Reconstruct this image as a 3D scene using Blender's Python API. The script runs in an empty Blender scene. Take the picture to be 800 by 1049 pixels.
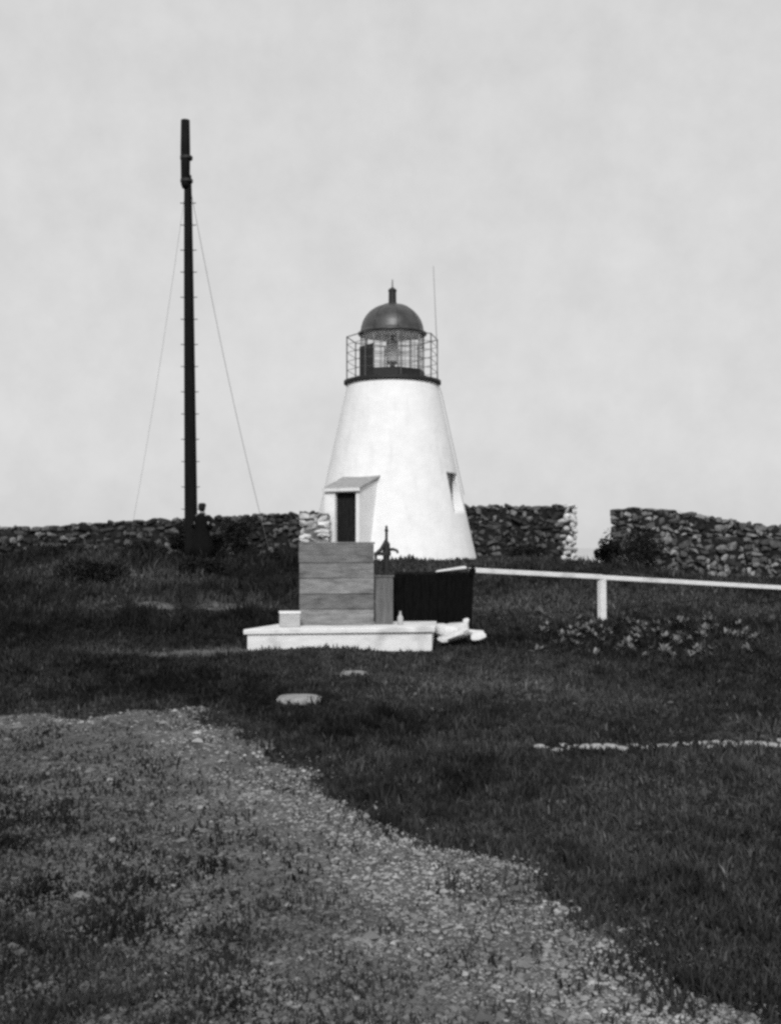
import bpy, bmesh, math, random
import numpy as np
from mathutils import Vector, Matrix

random.seed(7)
RNG = np.random.default_rng(11)
R = math.radians
SC = bpy.context.scene
COL = SC.collection

# ------------------------------------------------------------------ camera facts
F = 1165.0 / 800.0          # focal length in picture widths
EYE = 1.7
HOR = 560.0                 # horizon row in an 800 x 1049 frame


def gx(px, d):              # sideways metres of a photo column at distance d
    return (px - 400.0) * d / 1165.0


def gz(py, d):              # height of a photo row at distance d
    return EYE + (HOR - py) * d / 1165.0


# ------------------------------------------------------------------ terrain
def sstep(a, b, v):
    t = np.clip((np.asarray(v, float) - a) / (b - a), 0, 1)
    return t * t * (3 - 2 * t)


def terrain(x, y):
    x = np.asarray(x, float); y = np.asarray(y, float)
    top = 1.25 - 0.80 * sstep(3.5, 13, x) - .06 * sstep(1.6, 3.2, -x) - .02 * sstep(6.5, 10, -x)
    z = top * sstep(20.5, 34, y)
    z = z + 0.50 * np.exp(-(((x + 8.2) / 2.6) ** 2 + ((y - 29.5) / 2.6) ** 2))
    z = z + 0.22 * np.exp(-(((x + 4.6) / 2.2) ** 2 + ((y - 25.5) / 1.6) ** 2))
    amp = sstep(3, 9, y) * 0.045
    z = z + amp * (np.sin(x * 1.3 + y * 0.7) * np.sin(y * 0.9 - x * 0.4) + 0.6 * np.sin(x * 2.9 + 1.1) * np.sin(y * 2.3 + 0.4))
    rg = sstep(20.5, 23, y) * (1 - sstep(33, 37, y)) * (.35 + .65 * (1 - sstep(-3, 1, x)))
    z = z + rg * .10 * (np.sin(x * 2.1 + 2 * np.sin(y * .8)) * np.sin(y * 1.7 + x * .6) + .6 * np.sin(x * 4.3 + y * 1.2) * np.sin(y * 3.4 - x))
    z = z - 10 * sstep(44.5, 85, y) - 10 * sstep(34, 70, np.abs(x)) - 10 * sstep(25, 60, -y)
    return z


def T(x, y):
    return float(terrain(x, y))


# border of the worn yard and path, as ground points (x, y)
def gp(px, py):
    d = EYE * 1165.0 / (py - HOR)
    return (gx(px, d), d)


EDGE = [gp(*p) for p in ((196, 739), (250, 758), (300, 783), (350, 811), (390, 838), (430, 862), (480, 890), (545, 920), (640, 965), (760, 1030))]
EX = np.array([p[0] for p in EDGE]); EY = np.array([p[1] for p in EDGE])


def yard_signed(x, y):
    """Positive inside the bare yard: metres from its grassy edge."""
    x = np.asarray(x, float); y = np.asarray(y, float)
    # edge as x along y (y falls as x grows)
    xe = np.interp(y, EY[::-1], EX[::-1])
    wob = 0.10 * np.sin(y * 3.9 + 1.7 * np.sin(x * 2.6) + x * 2) * np.sin(x * 3.3 - y * 1.2) + 0.05 * np.sin(y * 2.3 + x * 1.1) + 0.035 * np.sin(x * 6.3 - y * 3.7 + 1.5 * np.sin(y * 2.2)) + 0.03 * np.sin(x * 19 + y * 13 + 2 * np.sin(x * 5)) + 0.02 * np.sin(x * 41 - y * 37)
    d1 = (xe - x) * 0.72
    d2 = (EY[0] + 0.35 - 0.06 * (x + 2) - y) * 0.9
    d2 = d2 + .22 * np.sin(x * 2.1 + 1.3 * np.sin(x * 5)) + .12 * np.sin(x * 7.3 + y * 3)
    return np.minimum(d1, d2) + wob


# ------------------------------------------------------------------ materials
MATS = {}


def mat(name, col, rough=0.8, var=0.25, scale=6.0, bump=0.0, bscale=30.0, metallic=0.0, attr=False,
        stretch=(1, 1, 1), spec=0.3, stain=None):
    m = bpy.data.materials.new(name); m.use_nodes = True
    nt = m.node_tree; N = nt.nodes; L = nt.links
    b = N['Principled BSDF']
    b.inputs['Roughness'].default_value = rough
    b.inputs['Metallic'].default_value = metallic
    b.inputs['Specular IOR Level'].default_value = spec
    tc = N.new('ShaderNodeTexCoord'); mp = N.new('ShaderNodeMapping')
    mp.inputs['Scale'].default_value = stretch
    L.new(tc.outputs['Object'], mp.inputs['Vector'])
    nz = N.new('ShaderNodeTexNoise'); nz.inputs['Scale'].default_value = scale
    nz.inputs['Detail'].default_value = 7; nz.inputs['Roughness'].default_value = 0.65
    L.new(mp.outputs['Vector'], nz.inputs['Vector'])
    rp = N.new('ShaderNodeMapRange')
    rp.inputs['From Min'].default_value = 0.3; rp.inputs['From Max'].default_value = 0.7
    rp.inputs['To Min'].default_value = col * (1 - var); rp.inputs['To Max'].default_value = col * (1 + var)
    L.new(nz.outputs['Fac'], rp.inputs['Value'])
    val = rp.outputs['Result']
    if attr:
        at = N.new('ShaderNodeAttribute'); at.attribute_name = 'tone'
        mu = N.new('ShaderNodeMath'); mu.operation = 'MULTIPLY'
        L.new(val, mu.inputs[0]); L.new(at.outputs['Fac'], mu.inputs[1]); val = mu.outputs[0]
    if stain:
        s_scale, s_amt, s_str = stain
        m2 = N.new('ShaderNodeMapping'); m2.inputs['Scale'].default_value = s_str
        L.new(tc.outputs['Object'], m2.inputs['Vector'])
        n2 = N.new('ShaderNodeTexNoise'); n2.inputs['Scale'].default_value = s_scale; n2.inputs['Detail'].default_value = 5
        L.new(m2.outputs['Vector'], n2.inputs['Vector'])
        r2 = N.new('ShaderNodeMapRange')
        r2.inputs['From Min'].default_value = 0.52; r2.inputs['From Max'].default_value = 0.72
        r2.inputs['To Min'].default_value = 1.0; r2.inputs['To Max'].default_value = 1.0 - s_amt
        L.new(n2.outputs['Fac'], r2.inputs['Value'])
        mu = N.new('ShaderNodeMath'); mu.operation = 'MULTIPLY'
        L.new(val, mu.inputs[0]); L.new(r2.outputs['Result'], mu.inputs[1]); val = mu.outputs[0]
    L.new(val, b.inputs['Base Color'])
    if bump:
        nb = N.new('ShaderNodeTexNoise'); nb.inputs['Scale'].default_value = bscale; nb.inputs['Detail'].default_value = 6
        L.new(mp.outputs['Vector'], nb.inputs['Vector'])
        bp = N.new('ShaderNodeBump'); bp.inputs['Strength'].default_value = bump; bp.inputs['Distance'].default_value = 0.03
        L.new(nb.outputs['Fac'], bp.inputs['Height']); L.new(bp.outputs['Normal'], b.inputs['Normal'])
    MATS[name] = m
    return m


M_white = mat('whitewash', 0.80, 0.85, 0.06, 2.2, 0.45, 5.0, stain=(2.2, 0.08, (1.6, 1.6, .22)))
M_whitestone = mat('whitewashed_stone', 0.60, 0.9, 0.22, 5, 0.5, 18, attr=True)
M_stone = mat('field_stone', 0.15, 0.95, 0.55, 7, 0.7, 22, attr=True, spec=0.1)
M_palestone = mat('pale_stone', 0.32, 0.9, 0.3, 9, 0.6, 25)
M_slab = mat('slab_stone', 0.26, 0.9, 0.3, 8, 0.6, 25)
M_wood = mat('weathered_wood', 0.20, 0.85, 0.45, 2.6, 0.5, 26, attr=True, stretch=(1.0, 4.0, 6.0), stain=(2.4, 0.5, (1, 1, 2.0)))
M_post = mat('grey_post_wood', 0.13, 0.85, 0.35, 3, 0.5, 20, stretch=(8, 8, 1.2))
M_paintwood = mat('white_painted_wood', 0.76, 0.7, 0.10, 4, 0.25, 30, stretch=(1, 3, 6), stain=(2.4, 0.32, (1, 1, 1)))
M_greywood = mat('bleached_wood', 0.42, 0.8, 0.2, 6, 0.4, 30, stretch=(1, 3, 6))
M_tar = mat('tarred_wood', 0.006, 0.8, 0.5, 5, 0.5, 26, stretch=(6, 6, 1), spec=0.04)
M_mast = mat('dark_mast_wood', 0.009, 0.7, 0.4, 4, 0.4, 18, stretch=(6, 6, .6), spec=0.06)
M_iron = mat('black_iron', 0.014, 0.6, 0.3, 14, 0.3, 40, spec=0.4)
M_railiron = mat('grey_railing_iron', 0.085, 0.6, 0.3, 14, 0.2, 40, spec=0.3)
M_bars = mat('grey_bars', 0.24, 0.6, 0.2, 14)
M_wire = mat('dull_wire', 0.16, 0.6, 0.2, 20)
M_rod = mat('grey_rod', 0.22, 0.6, 0.2, 20)
M_dome = mat('dome_copper', 0.075, 0.42, 0.35, 3.0, 0.15, 12, metallic=0.35, spec=0.4, stain=(1.6, 0.4, (1, 1, .6)))
M_roof = mat('grey_shingle', 0.30, 0.85, 0.3, 8, 0.4, 24)
M_doorway_shade = mat('doorway_shade', 0.018, 0.8, 0.5, 4, 0.4, 20, stretch=(7, 7, 1), spec=0.05)
M_pane = mat('dark_pane', 0.012, 0.12, 0.1, 3, spec=0.5)
M_brass = mat('lamp_metal', 0.55, 0.25, 0.2, 8)
M_coat = mat('dark_coat', 0.007, 0.9, 0.3, 14, 0.3, 60, spec=0.05)
M_skin = mat('skin', 0.26, 0.6, 0.08, 20)
M_hair = mat('hat_felt', 0.008, 0.85, 0.2, 20)
M_eye = mat('eye', 0.05, 0.3, 0.1, 5)
M_leaf = mat('weed_leaf', 0.12, 0.7, 0.25, 8, attr=True)
M_shrub = mat('shrub_leaf', 0.016, 0.75, 0.3, 8, attr=True, spec=0.05)
M_bark = mat('bark', 0.06, 0.9, 0.3, 10, 0.5, 30)
M_grass = mat('grass_blade', 0.036, 0.8, 0.2, 0.7, attr=True, spec=0.04)
M_soil = mat('turf_soil', 0.016, 0.95, 0.45, 1.6, 0.6, 16, spec=0.04)
M_path = mat('worn_earth', 0.085, 0.95, 0.60, 2.2, 0.8, 22, stain=(7, 0.45, (1, 1, 1)))
M_pebble = mat('pebble', 0.125, 0.9, 0.3, 10, attr=True)


def glass_mat():
    m = bpy.data.materials.new('pane_glass'); m.use_nodes = True
    nt = m.node_tree; nt.nodes.clear(); N = nt.nodes; L = nt.links
    out = N.new('ShaderNodeOutputMaterial'); tr = N.new('ShaderNodeBsdfTransparent'); gl = N.new('ShaderNodeBsdfGlossy')
    tr.inputs['Color'].default_value = (.95, .95, .95, 1); gl.inputs['Roughness'].default_value = 0.03
    lw = N.new('ShaderNodeLayerWeight'); lw.inputs['Blend'].default_value = .5
    pw_ = N.new('ShaderNodeMath'); pw_.operation = 'POWER'; pw_.inputs[1].default_value = 4
    L.new(lw.outputs['Facing'], pw_.inputs[0])
    fr = N.new('ShaderNodeMath'); fr.operation = 'MULTIPLY_ADD'; fr.inputs[1].default_value = .5; fr.inputs[2].default_value = .05
    L.new(pw_.outputs[0], fr.inputs[0])
    mx = N.new('ShaderNodeMixShader')
    L.new(fr.outputs[0], mx.inputs[0]); L.new(tr.outputs[0], mx.inputs[1]); L.new(gl.outputs[0], mx.inputs[2])
    L.new(mx.outputs[0], out.inputs['Surface'])
    return m


M_glass = glass_mat()


def sea_mat():
    m = bpy.data.materials.new('sea'); m.use_nodes = True
    nt = m.node_tree; N = nt.nodes; L = nt.links
    b = N['Principled BSDF']; b.inputs['Base Color'].default_value = (.10, .10, .10, 1)
    b.inputs['Roughness'].default_value = 0.06; b.inputs['IOR'].default_value = 1.33
    tc = N.new('ShaderNodeTexCoord')
    nz = N.new('ShaderNodeTexNoise'); nz.inputs['Scale'].default_value = 0.35; nz.inputs['Detail'].default_value = 6
    L.new(tc.outputs['Object'], nz.inputs['Vector'])
    bp = N.new('ShaderNodeBump'); bp.inputs['Strength'].default_value = 0.08; bp.inputs['Distance'].default_value = 0.1
    L.new(nz.outputs['Fac'], bp.inputs['Height']); L.new(bp.outputs['Normal'], b.inputs['Normal'])
    return m


# ------------------------------------------------------------------ mesh helpers
class MB:
    def __init__(self):
        self.v = []; self.f = []; self.tone = []

    def add(self, vs, fs, tone=1.0):
        o = len(self.v)
        self.v += [tuple(p) for p in vs]
        self.f += [tuple(i + o for i in f) for f in fs]
        self.tone += [tone] * len(vs)

    def box(self, x0, x1, y0, y1, z0, z1, M=None, tone=1.0):
        vs = [Vector(p) for p in ((x0, y0, z0), (x1, y0, z0), (x1, y1, z0), (x0, y1, z0),
                                  (x0, y0, z1), (x1, y0, z1), (x1, y1, z1), (x0, y1, z1))]
        if M is not None:
            vs = [M @ p for p in vs]
        self.add(vs, [(0, 3, 2, 1), (4, 5, 6, 7), (0, 1, 5, 4), (1, 2, 6, 5), (2, 3, 7, 6), (3, 0, 4, 7)], tone)

    def prism(self, poly, z0, z1):
        n = len(poly)
        vs = [(x, y, z0) for x, y in poly] + [(x, y, z1) for x, y in poly]
        fs = [tuple(range(n))[::-1], tuple(range(n, 2 * n))]
        fs += [(i, (i + 1) % n, n + (i + 1) % n, n + i) for i in range(n)]
        self.add(vs, fs)

    def lathe(self, prof, n=48, c=(0, 0), ph=0.0, cap=True):
        vs = []; fs = []
        for r, z in prof:
            for k in range(n):
                a = ph + 2 * math.pi * k / n
                vs.append((c[0] + r * math.sin(a), c[1] - r * math.cos(a), z))
        for i in range(len(prof) - 1):
            for k in range(n):
                k2 = (k + 1) % n
                fs.append((i * n + k, i * n + k2, (i + 1) * n + k2, (i + 1) * n + k))
        if cap:
            fs.append(tuple(range(n))[::-1]); fs.append(tuple(range((len(prof) - 1) * n, len(prof) * n)))
        self.add(vs, fs)

    def tube(self, pts, r, n=8, closed=False):
        pts = [Vector(p) for p in pts]
        rs = r if isinstance(r, (list, tuple)) else [r] * len(pts)
        m = len(pts); vs = []; fs = []
        for i, p in enumerate(pts):
            a = pts[(i - 1) % m] if (i or closed) else p
            b = pts[(i + 1) % m] if (i < m - 1 or closed) else p
            t = (b - a).normalized()
            up = Vector((0, 0, 1)) if abs(t.z) < .95 else Vector((0, 1, 0))
            s = t.cross(up).normalized(); u = s.cross(t)
            for k in range(n):
                an = 2 * math.pi * k / n
                vs.append(p + s * (rs[i] * math.cos(an)) + u * (rs[i] * math.sin(an)))
        for i in range(m if closed else m - 1):
            j = (i + 1) % m
            for k in range(n):
                k2 = (k + 1) % n
                fs.append((i * n + k, i * n + k2, j * n + k2, j * n + k))
        if not closed:
            fs.append(tuple(range(n))[::-1]); fs.append(tuple(range((m - 1) * n, m * n)))
        self.add(vs, fs)

    def build(self, name, m, parent=None, loc=(0, 0, 0), rotz=0, bevel=0, smooth=False):
        me = bpy.data.meshes.new(name)
        me.from_pydata(self.v, [], self.f); me.update()
        at = me.attributes.new('tone', 'FLOAT', 'POINT'); at.data.foreach_set('value', self.tone)
        if smooth:
            me.polygons.foreach_set('use_smooth', [True] * len(me.polygons))
        me.materials.append(m)
        bm = bmesh.new(); bm.from_mesh(me); bmesh.ops.recalc_face_normals(bm, faces=bm.faces); bm.to_mesh(me); bm.free()
        o = bpy.data.objects.new(name, me); COL.objects.link(o)
        o.location = loc; o.rotation_euler = (0, 0, rotz)
        if parent is not None:
            o.parent = parent
        if bevel:
            bv = o.modifiers.new('bevel', 'BEVEL'); bv.width = bevel; bv.segments = 2; bv.limit_method = 'ANGLE'
        return o


def npmesh(name, V, Fc, m, tone=None, smooth=False):
    """V (n,3), Fc (m,k) -> object built fast."""
    me = bpy.data.meshes.new(name)
    n, k = len(Fc), Fc.shape[1]
    me.vertices.add(len(V)); me.vertices.foreach_set('co', V.astype(np.float32).ravel())
    me.loops.add(n * k); me.loops.foreach_set('vertex_index', Fc.astype(np.int32).ravel())
    me.polygons.add(n); me.polygons.foreach_set('loop_start', np.arange(0, n * k, k, dtype=np.int32))
    try:
        me.polygons.foreach_set('loop_total', np.full(n, k, dtype=np.int32))
    except Exception:
        pass
    me.polygons.foreach_set('use_smooth', np.full(n, smooth))
    me.update(calc_edges=True)
    at = me.attributes.new('tone', 'FLOAT', 'POINT')
    at.data.foreach_set('value', (np.ones(len(V)) if tone is None else tone).astype(np.float32))
    me.materials.append(m)
    o = bpy.data.objects.new(name, me); COL.objects.link(o)
    return o


def tag(o, label, cat, group=None, kind=None):
    o['label'] = label; o['category'] = cat
    if group: o['group'] = group
    if kind: o['kind'] = kind
    return o


def thing(name, label, cat, loc, rotz=0, group=None):
    o = bpy.data.objects.new(name, None); COL.objects.link(o)
    o.location = loc; o.rotation_euler = (0, 0, rotz); o.empty_display_size = .2
    return tag(o, label, cat, group)


def icosphere(sub):
    bm = bmesh.new(); bmesh.ops.create_icosphere(bm, subdivisions=sub, radius=1)
    V = np.array([v.co[:] for v in bm.verts]); Fc = np.array([[v.index for v in f.verts] for f in bm.faces]); bm.free()
    return V, Fc


ICO1, ICO1F = icosphere(1)
ICO2, ICO2F = icosphere(2)
ICO3, ICO3F = icosphere(3)


def rock_verts(V, size, seed, boxy=0.55, rough=0.14, cuts=3):
    g = np.random.default_rng(seed)
    P = np.sign(V) * np.abs(V) ** boxy
    P = P / np.max(np.abs(P), axis=0)
    d = np.zeros(len(V))
    for _ in range(5):
        k = g.normal(0, 2.2, 3); d += np.sin(V @ k + g.uniform(0, 6)) / 5
    P = P * (1 + rough * d * 2.0)[:, None]
    for _ in range(cuts):                   # a few broken-off planes
        n = g.normal(0, 1, 3); n /= np.linalg.norm(n); h = g.uniform(.62, .92)
        e = P @ n - h
        P = P - np.where(e > 0, e, 0)[:, None] * n
    return P * np.array(size)


# ------------------------------------------------------------------ the setting
def grid_mesh(name, xs, ys, m, dz=0.0, mask=None):
    X, Y = np.meshgrid(xs, ys); Z = terrain(X, Y) + dz
    V = np.stack([X.ravel(), Y.ravel(), Z.ravel()], 1)
    nx, ny = len(xs), len(ys)
    i, j = np.meshgrid(np.arange(nx - 1), np.arange(ny - 1))
    a = (j * nx + i).ravel()
    Fc = np.stack([a, a + 1, a + nx + 1, a + nx], 1)
    if mask is not None:
        c = V[Fc].mean(1); Fc = Fc[mask(c[:, 0], c[:, 1])]
        u, inv = np.unique(Fc, return_inverse=True); V = V[u]; Fc = inv.reshape(-1, 4)
    return npmesh(name, V, Fc, m, smooth=True)


xs = np.concatenate([np.arange(-90, -24, 3.0), np.arange(-24, 24, .25), np.arange(24, 91, 3.0)])
ys = np.concatenate([np.arange(-75, -3, 3.0), np.arange(-3, 48, .25), np.arange(48, 100, 2.0)])
g = grid_mesh('ground', xs, ys, M_soil); g['kind'] = 'structure'
p = grid_mesh('path', np.arange(-11, 4, .06), np.arange(-3, 12.6, .06), M_path, 0.006, lambda x, y: yard_signed(x, y) > -.05)
p['kind'] = 'structure'
w = MB(); w.add([(-7000, -7000, 0), (7000, -7000, 0), (7000, 7000, 0), (-7000, 7000, 0)], [(0, 1, 2, 3)])
wo = w.build('sea', sea_mat(), loc=(0, 0, -7.5)); wo['kind'] = 'structure'


# ------------------------------------------------------------------ grass and gravel (stuff)
def patch(x, y):
    """Where the turf itself is dry and pale or lush and dark (an irregular pattern of the plants)."""
    n = (np.sin(x * .9 + 1.3 * np.sin(y * .5)) + np.sin(y * .8 + 1.7 * np.sin(x * .6 + 1)) + .7 * np.sin(x * 2.3 - y * 1.9) + .5 * np.sin(x * 4.7 + y * 3.1)) / 3.2
    m_ = (np.sin(x * 6.1 + 2.1 * np.sin(y * 2.9)) * np.sin(y * 4.3 + 1.8 * np.sin(x * 3.7)) + .8 * np.sin(x * 13 + 2 * np.sin(y * 5)) * np.sin(y * 9.1 + x * 3))
    t = 1.0 + .55 * n + .34 * m_
    def blob(cx, cy, rx, ry, a):
        return a * np.exp(-(((x - cx) / rx) ** 2 + ((y - cy) / ry) ** 2))
    t = t + blob(gx(110, 29), 28.5, 2.2, 1.6, 1.5) + blob(gx(170, 26), 25.0, 2.4, .7, 1.3)     # dry bank on the left
    t = t + blob(gx(195, 18.5), 18.3, 1.5, .6, 1.8)                                          # worn strip by the platform
    t = t + blob(gx(530, 13), 13.5, 1.8, 1.3, .9) + blob(gx(600, 25), 25.5, 3.2, 1.8, .9)
    t = t - blob(gx(150, 13.5), 13.3, 1.8, 1.5, .6) - blob(gx(430, 8.5), 8.4, .7, .5, .45)
    t = t - blob(gx(330, 11), 11.2, .8, .9, .35) - blob(gx(250, 22), 22, 2.5, 1.4, .35)
    t = t * (1 - .5 * sstep(1.0, 3.0, -x) * sstep(14, 19, y)) - blob(gx(605, 20), 20.3, 2.3, 3.0, .75)
    t = t + blob(gx(120, 28), 28.0, 2.2, .8, 1.1) + blob(gx(185, 24.5), 24.6, 2.2, .35, 1.2) + blob(gx(200, 18.4), 18.4, 1.3, .40, 1.5)
    return np.clip(t, .25, 3.4)


def blades(n, lo, hi, spread_fn):
    # even density over the picture: 1/d uniform-ish
    py = RNG.uniform(lo, hi, n)
    return py


def worn(x, y):
    """Positive on the trodden bare strips."""
    wv = .25 * np.sin(x * 3.1 + y * 2) + .2 * np.sin(x * 7.7 - y * 5) + .15 * np.sin(x * 17 + y * 11)
    a = 1 - ((x - gx(196, 18.2)) / 1.15) ** 2 - ((y - 18.25 - .12 * (x + 3)) / .5) ** 2
    b = .8 - ((x - gx(190, 24.6)) / 1.6) ** 2 - ((y - 24.6) / .35) ** 2
    return np.maximum(a, b) + wv - .15


def make_grass(N):
    u = RNG.uniform(1 / 46.0, 1 / 2.2, N)
    d = 1 / u
    far = RNG.uniform(size=N) < .30
    d = np.where(far, RNG.uniform(14, 46, N), d)
    x = RNG.uniform(-1, 1, N) * (.42 * d + 1.6)
    s = yard_signed(x, d)
    keep = ((s < .02) & (RNG.uniform(size=N) < 1 - .65 * np.exp(np.minimum(s, 0) / .12))) | ((s > .5) & (RNG.uniform(size=N) < np.clip((s - .35) * .65, 0, 1.0))) | ((s >= .02) & (s < .5) & (RNG.uniform(size=N) < .5 * np.exp(-np.maximum(s, 0) / .16)))
    keep &= (worn(x, d) < .0) | (RNG.uniform(size=N) < .30)
    # nothing under the platform / tower / walls
    keep &= ~((np.abs(x - gx(347, 19)) < 1.62) & (d > 18.35) & (d < 20.5))
    keep &= (x - .06) ** 2 + (d - 36) ** 2 > 2.6 ** 2
    x = x[keep]; d = d[keep]; s = s[keep]; n = len(x)
    pt = patch(x, d)
    clump = .75 + .5 * (.5 + .5 * np.sin(x * 7.3 + 2 * np.sin(d * 5.1)) * np.sin(d * 6.7 + 1.5 * np.sin(x * 4.2)))
    h = RNG.uniform(.018, .055, n) * clump ** 1.6 * np.clip(1.25 - .2 * pt, .6, 1.25) * (1 + d / 26) * np.where(s > 0, .65, 1)
    wd = RNG.uniform(.0020, .0042, n) * (1 + d / 5.0)
    tf = np.sin(x * 3.1 + 2.2 * np.sin(d * 1.7)) * np.sin(d * 2.3 + 1.9 * np.sin(x * 1.9)) + .6 * np.sin(x * 7.7 + d * 2.1) * np.sin(d * 5.9 - x * 2.7)
    h = h * (1 + np.clip(tf - .25, 0, 1.2) * (.55 + 2.2 * sstep(20, 23, d) * sstep(1.0, 3.0, -x) + 1.0 * sstep(16, 20, d) * sstep(3.0, 4.5, x)))
    broad = (RNG.uniform(size=n) < .22) & (d < 22)
    h = np.where(broad, h * .45, h); wd = np.where(broad, wd * 2.8, wd)
    az = RNG.uniform(0, 2 * np.pi, n); lean = RNG.normal(0, .45, n) * h + .15 * h; la = RNG.uniform(0, 2 * np.pi, n)
    z = terrain(x, d)
    base = np.stack([x, d, z - .004], 1)
    side = np.stack([np.cos(az), np.sin(az), 0 * az], 1) * wd[:, None]
    ld = np.stack([np.cos(la) * lean, np.sin(la) * lean, 0 * la], 1)
    mid = base + ld * .35 + np.stack([0 * h, 0 * h, h * .6], 1)
    tip = base + ld + np.stack([0 * h, 0 * h, h], 1)
    V = np.stack([base - side, base + side, mid + side * .75, mid - side * .75, tip], 1).reshape(-1, 3)
    o = np.arange(n)[:, None] * 5
    Fc = np.concatenate([o + np.array([[0, 1, 2]]), o + np.array([[0, 2, 3]]), o + np.array([[3, 2, 4]])], 0)
    tn = np.repeat(pt * RNG.uniform(.55, 1.45, n) * np.where(broad, 1.15, 1) * np.where(RNG.uniform(size=n) < .05, 2.0, 1), 5)
    g = npmesh('grass', V, Fc, M_grass, tn)
    return tag(g, 'dark short grass covering the rising ground', 'grass', kind='stuff')


make_grass(680000)
wp_ = grid_mesh('worn_ground', np.arange(-7, -1, .06), np.arange(17, 26, .06), M_path, 0.005, lambda x, y: worn(x, y) > 0)
wp_['kind'] = 'structure'


def make_gravel(N):
    d = 1 / RNG.uniform(1 / 12.3, 1 / 2.2, N)
    x = RNG.uniform(-1, 1, N) * (.42 * d + 1.2)
    s = yard_signed(x, d)
    dens = np.clip(1.15 - .16 * np.maximum(s - .7, 0), .30, 1)
    keep = (s > -.35) & (RNG.uniform(size=N) < np.exp(np.minimum(s, 0) / .07)) & (RNG.uniform(size=N) < dens)
    x = x[keep]; d = d[keep]; s = s[keep]; n = len(x)
    r = RNG.lognormal(np.log(.0038), .50, n) * (1 + d / 9)
    z = terrain(x, d) + .006 + r * .15
    sc = np.stack([r * RNG.uniform(.8, 1.5, n), r * RNG.uniform(.8, 1.5, n), r * RNG.uniform(.4, .8, n)], 1)
    P = ICO1 if False else None
    B = np.array([(1, 0, 0), (.3, .9, .1), (-.8, .5, -.1), (-.7, -.6, .1), (.4, -.9, 0), (.1, .1, 1.0), (-.3, .2, .8)])
    FB = np.array([(0, 1, 5), (1, 2, 6), (1, 6, 5), (2, 3, 6), (3, 4, 5), (3, 5, 6), (4, 0, 5)])
    a = RNG.uniform(0, 2 * np.pi, n); ca, sa = np.cos(a), np.sin(a)
    L = B[None] * sc[:, None]
    V = np.stack([L[..., 0] * ca[:, None] - L[..., 1] * sa[:, None] + x[:, None],
                  L[..., 0] * sa[:, None] + L[..., 1] * ca[:, None] + d[:, None], L[..., 2] + z[:, None]], 2).reshape(-1, 3)
    Fc = (np.arange(n)[:, None, None] * 7 + FB[None]).reshape(-1, 3)
    t = RNG.lognormal(0, .28, n) * (1 + .75 * np.exp(-((s - .25) / .42) ** 2)) * np.clip(1.0 - .17 * s, .38, 1.1) * (1 + .25 * np.sin(x * 5.3 + 2 * np.sin(d * 3)) * np.sin(d * 4.1 + x)) * (1 + .9 * np.exp(-((x - gx(217, 10.6)) / .38) ** 2 - ((d - 10.6) / .22) ** 2))
    g = npmesh('gravel', V, Fc, M_pebble, np.repeat(np.clip(t, .25, 3.2), 7))
    return tag(g, 'pale loose gravel trodden along the path at lower left', 'gravel', kind='stuff')


make_gravel(230000)


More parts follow.
